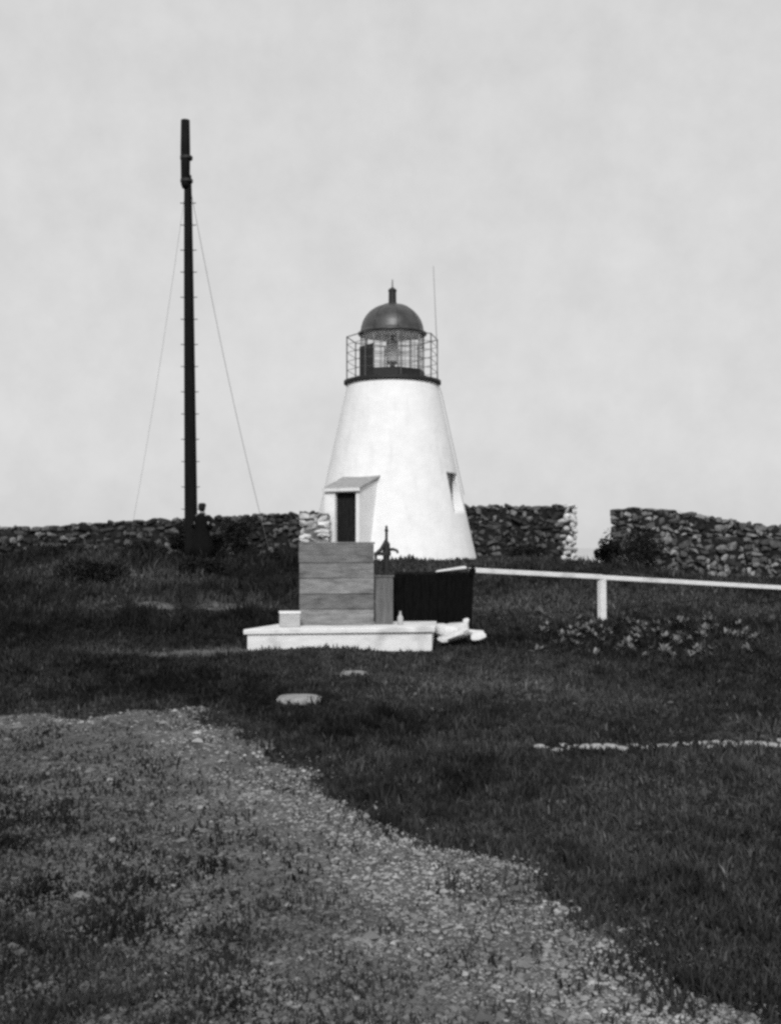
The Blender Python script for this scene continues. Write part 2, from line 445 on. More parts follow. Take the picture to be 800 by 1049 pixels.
# ------------------------------------------------------------------ dry stone walls
def stone_rows(p0, p1, base_fn, top_fn, seed, depth=.62, whiten=None, tone0=1.0, grow=1.0):
    """Stones of a dry wall from p0 to p1; returns (V,F,tone) of the bare and of the whitewashed stones."""
    g = np.random.default_rng(seed)
    p0 = np.array(p0); p1 = np.array(p1); L = np.linalg.norm(p1 - p0); t = (p1 - p0) / L; nrm = np.array([-t[1], t[0]])
    out = {False: ([], [], []), True: ([], [], [])}
    z_off = 0.0; row = 0
    while z_off < 2.6:
        rh = g.uniform(.13, .25); s = -g.uniform(0, .2)
        while s < L:
            wv = float(np.clip(g.lognormal(-1.42, .36), .13, .50)); c = s + wv / 2
            c2 = min(max(c, wv * .35), L - wv * .35)
            q = p0 + t * c2
            b = base_fn(q[0], q[1]) - .12; top = top_fn(c2) + g.normal(0, .018)
            zc = b + z_off + rh / 2 + g.normal(0, .03)
            if b + z_off + .07 < top:
                hh = rh * g.uniform(.85, 1.3)
                if b + z_off + rh + .13 > top:
                    hh = max(top - b - z_off, .10) / 1.12; zc = top - hh * .56
                P = rock_verts(ICO2, (wv / 2 * g.uniform(1.08, 1.25) * grow, depth / 2 * g.uniform(.85, 1.1), hh / 2 * 1.12 * grow), int(g.integers(1e9)), .5, .13, 6)
                a = g.normal(0, .26); ca, sa = math.cos(a), math.sin(a)
                P = np.stack([P[:, 0] * ca - P[:, 2] * sa, P[:, 1] + g.normal(0, .035), P[:, 0] * sa + P[:, 2] * ca], 1)
                W = np.stack([q[0] + t[0] * P[:, 0] + nrm[0] * P[:, 1], q[1] + t[1] * P[:, 0] + nrm[1] * P[:, 1], zc + P[:, 2]], 1)
                wh = bool(whiten(c2, z_off)) if whiten else False
                Vl, Fl, Tl = out[wh]
                Fl.append(ICO2F + sum(len(v) for v in Vl)); Vl.append(W)
                Tl.append(np.full(len(W), (g.uniform(.5, 1.15) if wh else tone0 * float(np.clip(g.lognormal(-.2, .62), .2, 2.6)))))
            s += wv * .96
        z_off += rh * .93; row += 1
    # dark core added inside the wall; its tone paints the shade in the gaps
    k = int(L / .3); cv = []
    for i in range(k + 1):
        c = .12 + (L - .24) * i / k; q = p0 + t * c; b = base_fn(q[0], q[1]) - .2; tp_ = top_fn(c) - .12
        for sd in (-1, 1):
            for zz_ in (b, tp_): cv.append((q[0] + nrm[0] * sd * depth * .30, q[1] + nrm[1] * sd * depth * .30, zz_))
    cf = []
    for i in range(k):
        a = 4 * i
        for p_, q_ in ((0, 1), (1, 3), (3, 2), (2, 0)):
            cf += [(a + p_, a + q_, a + 4 + q_), (a + p_, a + 4 + q_, a + 4 + p_)]
    cf += [(0, 1, 3), (0, 3, 2), (4 * k, 4 * k + 3, 4 * k + 1), (4 * k, 4 * k + 2, 4 * k + 3)]
    Vl, Fl, Tl = out[False]
    Fl.append(np.array(cf) + sum(len(v) for v in Vl)); Vl.append(np.array(cv)); Tl.append(np.full(len(cv), .12))
    return out


def wall_object(name, label, cat, o1, white_name=None):
    V, Fl, Tn = o1[False]
    w = npmesh(name, np.concatenate(V), np.concatenate(Fl), M_stone, np.concatenate(Tn), smooth=True)
    w.data.set_sharp_from_angle(angle=R(32))
    tag(w, label, cat)
    if white_name and o1[True][0]:
        V, Fl, Tn = o1[True]
        c = npmesh(white_name, np.concatenate(V), np.concatenate(Fl), M_whitestone, np.concatenate(Tn), smooth=True)
        c.parent = w; c['label'] = 'whitewashed stones of the wall'
    return w


WY = 40.5
xl0, xl1 = -22.0, gx(589, WY)
def top_left(s):
    x = xl0 + s
    return float(np.interp(x, [-22, gx(40, WY), gx(150, WY), gx(300, WY), gx(480, WY), xl1],
                           [gz(545, WY), gz(539, WY), gz(532, WY), gz(525, WY), gz(518, WY), gz(517, WY)]))
jag = random.Random(3)
def whiten_left(s, z):
    x = xl0 + s + .10 * math.sin(z * 9)
    return x > gx(577, WY)
w1 = wall_object('stone_wall', 'long dark dry stone wall behind the mast and tower, whitewashed at its end', 'stone wall',
                 stone_rows((xl0, WY), (xl1, WY), T, top_left, 5, whiten=whiten_left, tone0=.50), 'whitewashed_stones')
def top_short(s):
    return gz(525, 33.0) - .03 * s
V, Fl, Tn = stone_rows((gx(309, 33.0), 33.0), (gx(337, 33.0), 32.9), T, top_short, 21, depth=.5, whiten=lambda s, z: True, grow=.86)[True]
w3 = npmesh('low_wall', np.concatenate(V), np.concatenate(Fl), M_whitestone, np.concatenate(Tn), smooth=True)
w3.data.set_sharp_from_angle(angle=R(32))
tag(w3, 'short patchy whitewashed stone wall joining the entry porch of the lighthouse', 'stone wall')
hb = MB()
for i_ in range(1):
    xa, xb = gx(313, 33), gx(334, 33)
    hb.box(xa, xb, 32.80, 33.12, T(xa, 33) - .1, gz(529, 33))
hb.build('wall_core', M_stone, w3)
xr0, xr1 = gx(627, 40.5), 24.0
def top_right(s):
    x = xr0 + s
    return float(np.interp(x, [xr0, gx(640, 40), gx(690, 40), gx(770, 40), 24], [gz(524, 40), gz(518, 40), gz(522, 40), gz(536, 40), gz(560, 40)]))
w2 = wall_object('stone_wall', 'paler dry stone wall running off to the right beyond the gap', 'stone wall',
                 stone_rows((xr0, 40.5), (xr1, 38.5), T, top_right, 9, tone0=.95))


# ------------------------------------------------------------------ lighthouse
LX, LY = gx(402, 36), 36.0
LB = 1.05
def lz(py): return gz(py, 36)
ZD = lz(394)                       # gallery deck
lh = thing('lighthouse', 'small whitewashed conical lighthouse with dark domed lantern and railed gallery', 'lighthouse', (LX, LY, LB))


def LZ(z): return z - LB           # heights in the lighthouse's own frame


RB, RT = 2.68, 1.44
def tower_r(z):                    # z in world
    t = (z - 1.15) / (ZD - 1.15)
    return RB + (RT - RB) * t + .10 * max(0, .25 - t) ** 1.3
tw = MB()
prof = [(tower_r(LB + .0) + .02, 0.0)]
for i in range(1, 40):
    z = LB + (ZD - LB) * i / 39
    prof.append((tower_r(z), LZ(z)))
tw.lathe(prof, 96)
tower = tw.build('tower', M_white, lh, smooth=True)
# window recess cut into the battered wall
phi = R(64); zw0, zw1 = lz(524), lz(487); rb_ = tower_r(zw1) - .16
Mw = Matrix.Rotation(phi, 4, 'Z')
cb = MB(); cb.box(-.38, .38, -3.2, -rb_, LZ(zw0), LZ(zw1), Mw)
cut = cb.build('cutter', M_white); cut.location = (LX, LY, LB)
bpy.context.view_layer.update()
bo = tower.modifiers.new('cut', 'BOOLEAN'); bo.object = cut; bo.operation = 'DIFFERENCE'; bo.solver = 'EXACT'
bpy.context.view_layer.update()
nm = bpy.data.meshes.new_from_object(tower.evaluated_get(bpy.context.evaluated_depsgraph_get()))
tower.modifiers.clear(); tower.data = nm; bpy.data.objects.remove(cut)
for pl in nm.polygons:
    pl.use_smooth = abs(pl.normal.z) < .6 and pl.area < .3
wd = MB(); wd.box(-.335, .335, -rb_ - .015, -rb_ + .03, LZ(zw0) + .03, LZ(zw1) - .004, Mw)
wi = wd.build('window', M_pane, lh)
fr = MB()
for a in (-.37, .335): fr.box(a, a + .035, -rb_ - .03, -rb_ + .02, LZ(zw0) + .005, LZ(zw1) - .005, Mw)
fr.box(-.335, .335, -rb_ - .028, -rb_ + .018, LZ(zw0) + .5, LZ(zw0) + .53, Mw)
fr.box(-.012, .012, -rb_ - .026, -rb_ + .018, LZ(zw0) + .04, LZ(zw1) - .01, Mw)
fr.build('frame', M_paintwood, wi)

# entry porch
th = R(28)
ez = T(LX - 1.6, 33.3) - .1
Rf = 3.16; wE = 1.17; dE = 1.75
ep = thing('x', 'x', 'x', (0, 0, 0)); bpy.data.objects.remove(ep)
Mp = Matrix.Rotation(-th, 4, 'Z') @ Matrix.Translation((0, -Rf, 0))     # local: x right, y into tower
zf = gz(501, 33.2); zb = zf + .44
b0 = LZ(ez)
pw = MB()
dw0, dw1 = -.235, .47                                               # door opening
def wallbox(m, x0, x1, y0, y1, z0, z1a, z1b):
    vs = [(x0, y0, z0), (x1, y0, z0), (x1, y1, z0), (x0, y1, z0), (x0, y0, z1a), (x1, y0, z1a), (x1, y1, z1b), (x0, y1, z1b)]
    m.add([Mp @ Vector(v) for v in vs], [(0, 3, 2, 1), (4, 5, 6, 7), (0, 1, 5, 4), (1, 2, 6, 5), (2, 3, 7, 6), (3, 0, 4, 7)])
zt = LZ(zf)
def zroof(y): return zt + .44 * (y / 1.3)
dh = zt - .10
wallbox(pw, -wE / 2, dw0, 0, .12, b0, zroof(0), zroof(.12))
wallbox(pw, dw1, wE / 2, 0, .12, b0, zroof(0), zroof(.12))
wallbox(pw, dw0, dw1, 0, .12, dh, zroof(0), zroof(.12))
wallbox(pw, -wE / 2, -wE / 2 + .12, .12, dE, b0, zroof(.12), zroof(dE) - .12)
wallbox(pw, wE / 2 - .12, wE / 2, .12, dE, b0, zroof(.12), zroof(dE) - .12)
porch = pw.build('entry_porch', M_white, lh)
rf = MB()
def rbox(m, x0, x1, y0, y1, dz0, dz1):
    vs = [(x0, y0, zroof(y0) + dz0), (x1, y0, zroof(y0) + dz0), (x1, y1, zroof(y1) + dz0), (x0, y1, zroof(y1) + dz0),
          (x0, y0, zroof(y0) + dz1), (x1, y0, zroof(y0) + dz1), (x1, y1, zroof(y1) + dz1), (x0, y1, zroof(y1) + dz1)]
    m.add([Mp @ Vector(v) for v in vs], [(0, 3, 2, 1), (4, 5, 6, 7), (0, 1, 5, 4), (1, 2, 6, 5), (2, 3, 7, 6), (3, 0, 4, 7)])
rbox(rf, -wE / 2 - .03, wE / 2 + .06, -.07, 1.42, .004, .06)
rf.build('roof', M_roof, porch)
fs = MB(); rbox(fs, -wE / 2 - .035, wE / 2 + .065, -.095, -.082, -.035, .055)
fs.build('fascia', M_paintwood, porch)
dr = MB()  # dark planks added across the open doorway to stand for its shade
nb = 5
for i in range(nb):
    x0 = dw0 + .004 + (dw1 - dw0 - .008) * i / nb; x1 = dw0 + .004 + (dw1 - dw0 - .008) * (i + 1) / nb - .008
    dr.box(x0, x1, .145, .18, b0 + .03, dh - .01, Mp)
dr.box(dw0 + .004, dw1 - .004, .183, .2, b0 + .03, dh - .01, Mp)
added_door = dr.build('added_door', M_doorway_shade, porch)
dl = MB(); dl.tube([Mp @ Vector((dw0 + .08, .135, b0 + 1.05)), Mp @ Vector((dw0 + .08, .10, b0 + 1.05)), Mp @ Vector((dw0 + .08, .10, b0 + 1.17)), Mp @ Vector((dw0 + .08, .135, b0 + 1.17))], .012)
dl.build('handle', M_iron, added_door)

# gallery, railing
gm = MB(); zd = LZ(ZD)
gm.lathe([(1.40, zd - .02), (1.50, zd + .03), (1.545, zd + .035), (1.545, zd + .12), (1.50, zd + .135), (.9, zd + .14)], 64)
gm.build('gallery_deck', M_iron, lh, smooth=False)
zr = zd + .14; RR = 1.43
rail = MB(); RR = 1.46; ra = [R(-80 + 45 * k) for k in range(8)]
for a in ra:
    rail.tube([(RR * math.sin(a), -RR * math.cos(a), zr - .01), (RR * math.sin(a), -RR * math.cos(a), zr + 1.38)], .020, 6)
for j, hh in enumerate((.30, .58, .86, 1.12, 1.36)):
    for k in range(8):
        a, b = ra[k], ra[(k + 1) % 8]
        rail.tube([(RR * math.sin(a), -RR * math.cos(a), zr + hh), (RR * math.sin(b), -RR * math.cos(b), zr + hh)], .016 if j == 4 else .009, 6)
rail.build('railing', M_railiron, lh)

# lantern room
RL = 1.03
ang = [R(-80 + 45 * k) for k in range(8)]
zl1 = LZ(lz(342))
def lpt(a, r, z): return Vector((r * math.sin(a), -r * math.cos(a), z))
lan = MB(); lan.lathe([(RL + .02, zr), (RL + .02, zr + .30), (RL - .12, zr + .30), (RL - .12, zr)], 8, ph=ang[0])
fl = MB(); fl.lathe([(.01, zr + .26), (RL - .13, zr + .26), (RL - .13, zr + .285), (.01, zr + .285)], 32)  # white floor added to bounce light up inside the lantern
lant = lan.build('lantern_base', M_iron, lh)
fl.build('lantern_bounce_floor', M_white, lh)
ml = MB()
for a in ang:
    ml.tube([lpt(a, RL - .02, zr + .28), lpt(a, RL - .02, zl1 + .02)], .024, 6)
for k in range(8):
    a, b = ang[k], ang[(k + 1) % 8]
    if k == 0: continue
    for f_ in (1 / 3, 2 / 3):
        p0 = lpt(a, RL - .02, 0).lerp(lpt(b, RL - .02, 0), f_)
        ml.tube([(p0.x, p0.y, zr + .29), (p0.x, p0.y, zl1)], .011, 5)
    for f_ in (.36, .68):
        z = zr + .3 + (zl1 - zr - .3) * f_
        ml.tube([lpt(a, RL - .02, z), lpt(b, RL - .02, z)], .011, 5)
ml.build('glazing_bars', M_bars, lh)
for k in range(8):
    a, b = ang[k], ang[(k + 1) % 8]
    q = MB()
    if k == 0:
        q.add([lpt(a, RL + .03, zr + .005), lpt(b, RL + .03, zr + .005), lpt(b, RL + .03, zr + 1.06), lpt(a, RL + .03, zr + 1.06),
               lpt(a, RL - .005, zr + .005), lpt(b, RL - .005, zr + .005), lpt(b, RL - .005, zr + 1.06), lpt(a, RL - .005, zr + 1.06)],
              [(0, 1, 2, 3), (7, 6, 5, 4), (0, 4, 5, 1), (1, 5, 6, 2), (2, 6, 7, 3), (3, 7, 4, 0)])
        q.build('lantern_door', M_iron, lh)
        q = MB(); q.add([lpt(a, RL - .03, zr + 1.07), lpt(b, RL - .03, zr + 1.07), lpt(b, RL - .03, zl1), lpt(a, RL - .03, zl1)], [(0, 1, 2, 3)])
    else:
        q.add([lpt(a, RL - .03, zr + .3), lpt(b, RL - .03, zr + .3), lpt(b, RL - .03, zl1), lpt(a, RL - .03, zl1)], [(0, 1, 2, 3)])
    q.build('pane', M_glass, lh)
ze = LZ(lz(341)); ztp = LZ(lz(310))
dm = MB(); H = ztp - ze
prof = [(RL - .08, ze - .03), (RL + .06, ze - .03), (RL + .07, ze + .02), (RL - .02, ze + .06)]
for i in range(1, 15):
    a = R(90 * i / 15)
    prof.append(((RL - .03) * math.cos(a) ** .92, ze + .06 + (H - .06) * math.sin(a) ** 1.05))
prof.append((.10, ztp + .01))
dm.lathe(prof, 48)
dome = dm.build('dome', M_dome, lh, smooth=True)
cl = MB(); cl.lathe([(.01, ze - .055), (RL - .07, ze - .055), (RL - .07, ze - .032), (.01, ze - .032)], 32); cl.build('ceiling', M_white, dome)
rb2 = MB()
for k in range(8):
    a = ang[k]
    rb2.tube([lpt(a, r + .004, z) for r, z in prof[3:]], .013, 5)
rb2.build('seam', M_dome, dome, smooth=True)
vt = MB(); v0 = ztp - .02
vt.lathe([(.17, v0), (.15, v0 + .05), (.125, v0 + .07), (.12, v0 + .42), (.135, v0 + .43), (.135, v0 + .48), (.06, v0 + .54), (.02, v0 + .56), (.014, v0 + .80), (.002, v0 + .82)], 20)
vt.build('ventilator', M_iron, lh, smooth=False)
lp = MB()
lp.lathe([(.22, zr), (.10, zr + .06), (.07, zr + .5), (.16, zr + .56), (.16, zr + .60)], 20)
lmp = lp.build('lamp', M_iron, lh)
ln = MB(); zz = zr + .6; pr = []
for i in range(15):
    t = i / 14; pr.append((.13 + .10 * math.sin(math.pi * t) + (.010 if i % 2 else 0), zz + .62 * t))
ln.lathe(pr, 24); ln.build('lens', M_brass, lmp)
cp = MB(); cp.lathe([(.17, zz + .62), (.17, zz + .66), (.05, zz + .76), (.05, zl1 + .1)], 18); cp.build('chimney', M_iron, lmp)

# lightning rod standing on the gallery, its conductor running down the tower
a = R(72)
lr = MB(); rx, ry = LX + 1.50 * math.sin(a), LY - 1.50 * math.cos(a)
zt_ = gz(270, 35.5)
lr.tube([(0, 0, 0), (-.02, 0, .9), (-.14, 0, zt_ - ZD)], [.014, .013, .008], 6)
pts = []
for i in range(12):
    z = ZD + .02 - i * .32; r = tower_r(z) + .06 if i else 1.5
    aa = R(86) if i else a
    if z < LB + .1: break
    pts.append((LX + r * math.sin(aa) - rx, LY - r * math.cos(aa) - ry, z - ZD))
rod = lr.build('lightning_rod', M_rod, loc=(rx, ry, ZD))
tag(rod, 'thin tall lightning rod fixed to right edge of the lighthouse gallery', 'lightning rod')
cc = MB(); cc.tube(pts, .010, 6); cc.build('conductor_cable', M_rod, rod)

# ------------------------------------------------------------------ mast with pegs and stays
MY = 35.0
mx, mz = gx(196, MY), T(gx(196, MY), MY)
mast = thing('mast', 'tall dark wooden mast with climbing pegs standing by the stone wall', 'mast', (mx, MY, mz - .2))
def mp_(py):
    t = (560 - py) / 442.0
    return Vector((gx(196 - 6.5 * t, MY) - mx, 0, gz(py, MY) - mz + .2))
ms = MB(); ms.tube([(0, 0, 0)] + [mp_(y) for y in (560, 470, 380, 290, 215, 186, 176)], [.215, .205, .19, .172, .152, .130, .118, .115], 18)
ms.build('lower_pole', M_mast, mast, smooth=True)
tp = MB(); off = Vector((-.06, -.08, 0))
tp.tube([mp_(190) + off, mp_(186) + off, mp_(150) + off * .9, mp_(119) + off * .8], [.10, .140, .152, .138], 18)
tp.build('topmast', M_mast, mast, smooth=True)
for py in (182, 158):
    bd = MB(); c = mp_(py) + off * .5
    bd.lathe([(.18, c.z - .05), (.195, c.z - .04), (.195, c.z + .04), (.18, c.z + .05)], 20, c=(c.x, c.y)); bd.build('iron_band', M_iron, mast)
for i in range(15):
    py = 205 + i * 24.5
    if py > 556: break
    c = mp_(py); r = .16 + (py - 200) * .00013
    for sgn in (-1, 1):
        pg = MB(); pg.tube([(c.x + sgn * r * .7, c.y, c.z + .05 * (i % 2)), (c.x + sgn * (r + .085), c.y, c.z + .05 * (i % 2) + .01)], .014, 6)
        pg.build('peg', M_iron, mast)


def stay(label, top_py, gxy, name='stay_wire', rad=.008):
    p0 = mp_(top_py) + Vector((mx, MY, mz - .2)); p1 = Vector((gxy[0], gxy[1], T(*gxy)))
    pts = []
    for i in range(25):
        t = i / 24; q = p1.lerp(p0, t); q.z -= .55 * math.sin(math.pi * t); pts.append(q - p1)
    m = MB(); m.tube(pts, rad, 6)
    o = m.build(name, M_wire, loc=p1, smooth=True)
    tag(o, label, 'wire')
    pg = MB(); pg.tube([(-.05, .02, -.25), (.05, -.02, .22)], .03, 7); pg.build('ground_stake', M_post, o)
    return o
stay('thin stay wire slanting from the mast down to the right', 175, (gx(279, 36.5), 36.5))
stay('faint stay wire slanting from the mast down to the left', 175, (gx(129, 38.2), 38.2), rad=.005)

# ------------------------------------------------------------------ platform, cistern box, pump, bin
PZ = .36
cx0, cxd = gx(347, 19.0), 19.0
px0, px1 = gx(250, 18.4), gx(445, 18.9)
y_l, y_r = 18.42, 18.95
plat = thing('cistern_platform', 'low white painted platform with overhanging lip carrying the wooden box', 'platform', (cx0, 18.7, 0))
pb = MB()
def loc2(x, y): return (x - cx0, y - 18.7)
poly = [loc2(px0 + .05, y_l + .05), loc2(px1 - .04, y_r + .05), loc2(px1 + .05, y_r + 1.5), loc2(px0 + .62, y_l + 1.75)]
pb.prism(poly, -.1, PZ - .085); pb.build('base', M_paintwood, plat, bevel=.008)
poly = [loc2(px0 - .01, y_l), loc2(px1 + .01, y_r), loc2(px1 + .1, y_r + 1.56), loc2(px0 + .58, y_l + 1.8)]
tb = MB(); tb.prism(poly, PZ - .083, PZ); tb.build('top_slab', M_paintwood, plat, bevel=.012)

BXD = 19.45
bx0, bx1 = gx(307, BXD), gx(383, BXD)
bxz = gz(557, BXD)
box = thing('wooden_box', 'tall weathered grey plank box standing on the white platform', 'wooden box', ((bx0 + bx1) / 2, BXD, PZ), R(4))
hw = (bx1 - bx0) / 2; hh = bxz - PZ; dp = .95
edges = [0, .27, .53, .80, 1.06, hh]
rr = random.Random(5)
pk = MB()
for i in range(5):
    z0, z1 = edges[i] + .005, edges[i + 1] - .004
    ex = rr.uniform(-.012, .010)
    o1 = rr.uniform(-.006, .006); tn = rr.uniform(.72, 1.25)
    pk.box(-hw + ex, hw + ex * .6, o1, .035 + o1, z0, z1, Matrix.Rotation(rr.uniform(-.006, .006), 4, 'Y') if i < 4 else None, tone=tn)
pk.build('front_planks', M_wood, box, bevel=.006)
for sx in (-1, 1):
    sk = MB()
    for i in range(5):
        x = sx * hw
        sk.box(min(x, x - sx * .035) + .002 * sx, max(x, x - sx * .035) + .002 * sx, .047, dp - .037, edges[i] + .004, edges[i + 1] - .004)
    sk.build('side_planks', M_wood, box, bevel=.005)
bk = MB(); bk.box(-hw, hw, dp - .035, dp, .004, hh - .002); bk.build('back_planks', M_wood, box, bevel=.005)
ld = MB(); ld.box(-hw - .012, hw + .02, -.012, dp + .02, hh, hh + .028); ld.build('lid', M_wood, box, bevel=.006)

# pump
PD = 19.75
pmx = gx(393.5, PD)
pump = thing('hand_pump', 'black iron hand pump on a square grey wooden stock beside the box', 'pump', (pmx, PD, PZ))
st = MB(); sw = .155; sh = gz(591, PD) - PZ
st.box(-sw, sw, -.14, .14, 0, sh); st.build('stock', M_post, pump, bevel=.012)
cap = MB(); cap.box(-sw - .02, sw + .02, -.16, .16, sh + .001, sh + .03); cap.build('cap', M_post, pump, bevel=.006)
z0 = sh + .03
ba = MB(); ba.lathe([(.10, z0), (.10, z0 + .03), (.062, z0 + .05), (.058, z0 + .33), (.078, z0 + .34), (.078, z0 + .40), (.064, z0 + .42), (.062, z0 + .54), (.04, z0 + .58)], 16, c=(.04, 0))
ba.build('barrel', M_iron, pump)
rdm = MB(); rdm.tube([(.04, 0, z0 + .55), (.04, 0, z0 + .86)], [.026, .020], 8); rdm.lathe([(.002, z0 + .74), (.035, z0 + .76), (.035, z0 + .79), (.002, z0 + .81)], 10, c=(.04, 0))
rdm.build('piston_rod', M_iron, pump)
hd = MB(); hd.tube([(.04, -.02, z0 + .60), (-.05, -.05, z0 + .45), (-.145, -.09, z0 + .36), (-.16, -.10, z0 + .20), (-.155, -.10, z0 + .03)], [.036, .034, .036, .030, .034], 8)
hd.box(-.17, .06, -.075, -.045, z0 + .34, z0 + .40)
hd.build('handle', M_iron, pump)
sp = MB(); sp.tube([(.05, 0, z0 + .44), (.15, -.02, z0 + .45), (.22, -.03, z0 + .43), (.24, -.03, z0 + .38)], [.03, .026, .024, .022], 8); sp.build('spout', M_iron, pump)

# small pale keg-like block at the box's left foot
KD = 19.05
kg = thing('small_crate', 'small pale wooden crate at the left foot of the plank box', 'crate', (gx(297, KD), KD, PZ), R(8))
kb = MB(); kb.box(-.17, .17, -.12, .12, 0, .22); kb.build('body', M_greywood, kg, bevel=.02)
kl = MB(); kl.box(-.18, .18, -.13, .13, .221, .26); kl.build('lid', M_paintwood, kg, bevel=.012)  # paler than the body: the lit top is put into the lid's colour

# small bottle by the pump
bt = MB(); bt.lathe([(.045, 0), (.05, .02), (.05, .13), (.02, .18), (.02, .23), (.026, .235)], 14)
bo_ = bt.build('bottle', M_greywood, loc=(gx(410, 19.5), 19.5, PZ), smooth=True); tag(bo_, 'small pale stoneware bottle standing between pump and dark bin', 'bottle')

# dark bin
ND = 20.75
nx0, nx1 = gx(404, ND), gx(484, ND)
nz = T((nx0 + nx1) / 2, ND) - .05
bin_ = thing('tarred_bin', 'black tarred board bin with open top beside the platform', 'bin', ((nx0 + nx1) / 2, ND, nz), R(5))
hw2 = (nx1 - nx0) / 2; top2 = gz(588, ND) - nz
fb = MB(); n = 9
for i in range(n):
    a0 = -1 + 2 * i / n; a1 = -1 + 2 * (i + 1) / n - .004
    zt2 = top2 + .04 * (i / n) - .03
    vs = [(a0 * hw2 * .95, 0.0, 0), (a1 * hw2 * .95, 0.0, 0), (a1 * hw2 * .95, .04, 0), (a0 * hw2 * .95, .04, 0),
          (a0 * hw2, -.06, zt2), (a1 * hw2, -.06, zt2), (a1 * hw2, -.02, zt2), (a0 * hw2, -.02, zt2)]
    fb.add(vs, [(0, 3, 2, 1), (4, 5, 6, 7), (0, 1, 5, 4), (1, 2, 6, 5), (2, 3, 7, 6), (3, 0, 4, 7)])
fb.build('front_boards', M_tar, bin_, bevel=.005)
for sx in (-1, 1):
    s_ = MB()
    x0b, x1b = sx * hw2 * .95, sx * hw2
    vs = [(x0b - .02, .045, 0), (x0b + .02, .045, 0), (x0b + .02, 1.0, 0), (x0b - .02, 1.0, 0),
          (x1b - .02, -.015, top2 - .01), (x1b + .02, -.015, top2 - .01), (x1b + .02, 1.05, top2 - .01), (x1b - .02, 1.05, top2 - .01)]
    s_.add(vs, [(0, 3, 2, 1), (4, 5, 6, 7), (0, 1, 5, 4), (1, 2, 6, 5), (2, 3, 7, 6), (3, 0, 4, 7)])
    s_.build('side_board', M_tar, bin_)
s_ = MB(); s_.box(-hw2 + .03, hw2 - .03, .98, 1.02, .0, top2 - .02); s_.build('back_board', M_tar, bin_)
cpz = MB(); cpz.box(hw2 - .06, hw2 + .05, -.10, .005, top2 - .02, top2 + .10); cpz.tube([(hw2 - .005, -.045, top2 + .1), (hw2 + .01, -.045, top2 + .15)], [.05, .02], 8)
cpz.build('corner_post', M_tar, bin_)
rm = MB(); rm.box(-hw2 + .02, hw2 - .07, -.075, .0, top2 + .012, top2 + .035); rm.build('rim', M_tar, bin_)
pln = MB(); pln.add([(-.30, -.14, -.018), (.27, -.14, .045), (.27, .12, .06), (-.22, .12, -.004), (-.30, -.14, .0), (.27, -.14, .075), (.27, .12, .09), (-.22, .12, .014)],
                    [(0, 3, 2, 1), (4, 5, 6, 7), (0, 1, 5, 4), (1, 2, 6, 5), (2, 3, 7, 6), (3, 0, 4, 7)])
pl_ = pln.build('loose_board', M_paintwood, loc=(gx(462, ND), ND + .02, nz + top2 + .055), rotz=R(5), bevel=.005)
tag(pl_, 'short white board lying across the right top of the dark bin', 'board')

# white rubble stones beside the bin
spots = [(455, 645, 24, 14, 'tilted whitish stone nearest the platform corner'), (471, 641, 26, 8, 'long flat white stone propped in the rubble by the bin'),
         (465, 651, 30, 10, 'slanting white stone at the front of the rubble'), (489, 651, 18, 11, 'rounded white stone at the right end of the rubble'),
         (478, 636, 7, 5, 'small grey white stone lying against the bin foot'), (480, 648, 16, 8, 'small white stone wedged between the rubble stones'),
         (453, 655, 12, 6, 'little white stone in front of the platform end')]
for i, (px, py, wp, hp, lab) in enumerate(spots):
    D = 19.9 - .25 * (py - 640) / 12
    s = D / 1165
    P = rock_verts(ICO3, (wp * s / 2, wp * s / 2 * .7, hp * s / 2), 40 + i, .45, .2, 6)
    an = (-.35, .05, .28, -.1, .2, 0, .1)[i]
    P = np.stack([P[:, 0] * math.cos(an) - P[:, 2] * math.sin(an), P[:, 1], P[:, 0] * math.sin(an) + P[:, 2] * math.cos(an)], 1)
    o = npmesh('white_stone', P, ICO3F, M_whitestone, smooth=True); o.location = (gx(px, D), D, max(gz(py, D), T(gx(px, D), D) + hp * s * .3))
    o.data.set_sharp_from_angle(angle=R(30))
    tag(o, lab, 'stone', 'white rubble by the bin')

# ------------------------------------------------------------------ white rail fence
A = Vector((gx(481, 22.2), 22.2, gz(584, 22.2))); Bp = Vector((gx(763, 26.0), 26.0, gz(600, 26.0)))
dirv = (Bp - A); Bend = A + dirv * 1.45
rl = thing('rail_fence', 'white single rail fence on posts running right from the dark bin', 'fence', (A.x, A.y, T(A.x, A.y)))
Rt = Vector((A.x, A.y, T(A.x, A.y)))
rm = MB(); d2 = Vector((dirv.x, dirv.y, 0)).normalized(); nn = Vector((-d2.y, d2.x, 0))
def railseg(p, q, h=.048, t=.04):
    vs = []
    for e in (p, q):
        for a, b in ((-1, -1), (1, -1), (1, 1), (-1, 1)):
            vs.append(e - Rt + nn * (a * t) + Vector((0, 0, b * h)))
    rm.add(vs, [(0, 1, 2, 3), (7, 6, 5, 4), (0, 4, 5, 1), (1, 5, 6, 2), (2, 6, 7, 3), (3, 7, 4, 0)])
mid_ = A + dirv * .44
railseg(A, mid_ + Vector((0, 0, .012)))
railseg(mid_ + dirv * .0006 + Vector((0, 0, .004)), Bend)
rm.build('rail', M_paintwood, rl, bevel=.01)
def fpost(t):
    P = A + dirv * t; g0 = T(P.x, P.y)
    q = MB(); q.box(-.075, .075, -.06, .06, g0 - .3 - Rt.z, P.z - .050 - Rt.z)
    q.build('post', M_paintwood, rl, loc=(P.x - Rt.x, P.y - Rt.y, 0), rotz=math.atan2(d2.y, d2.x), bevel=.01)
for t in (.44, 1.30): fpost(t)

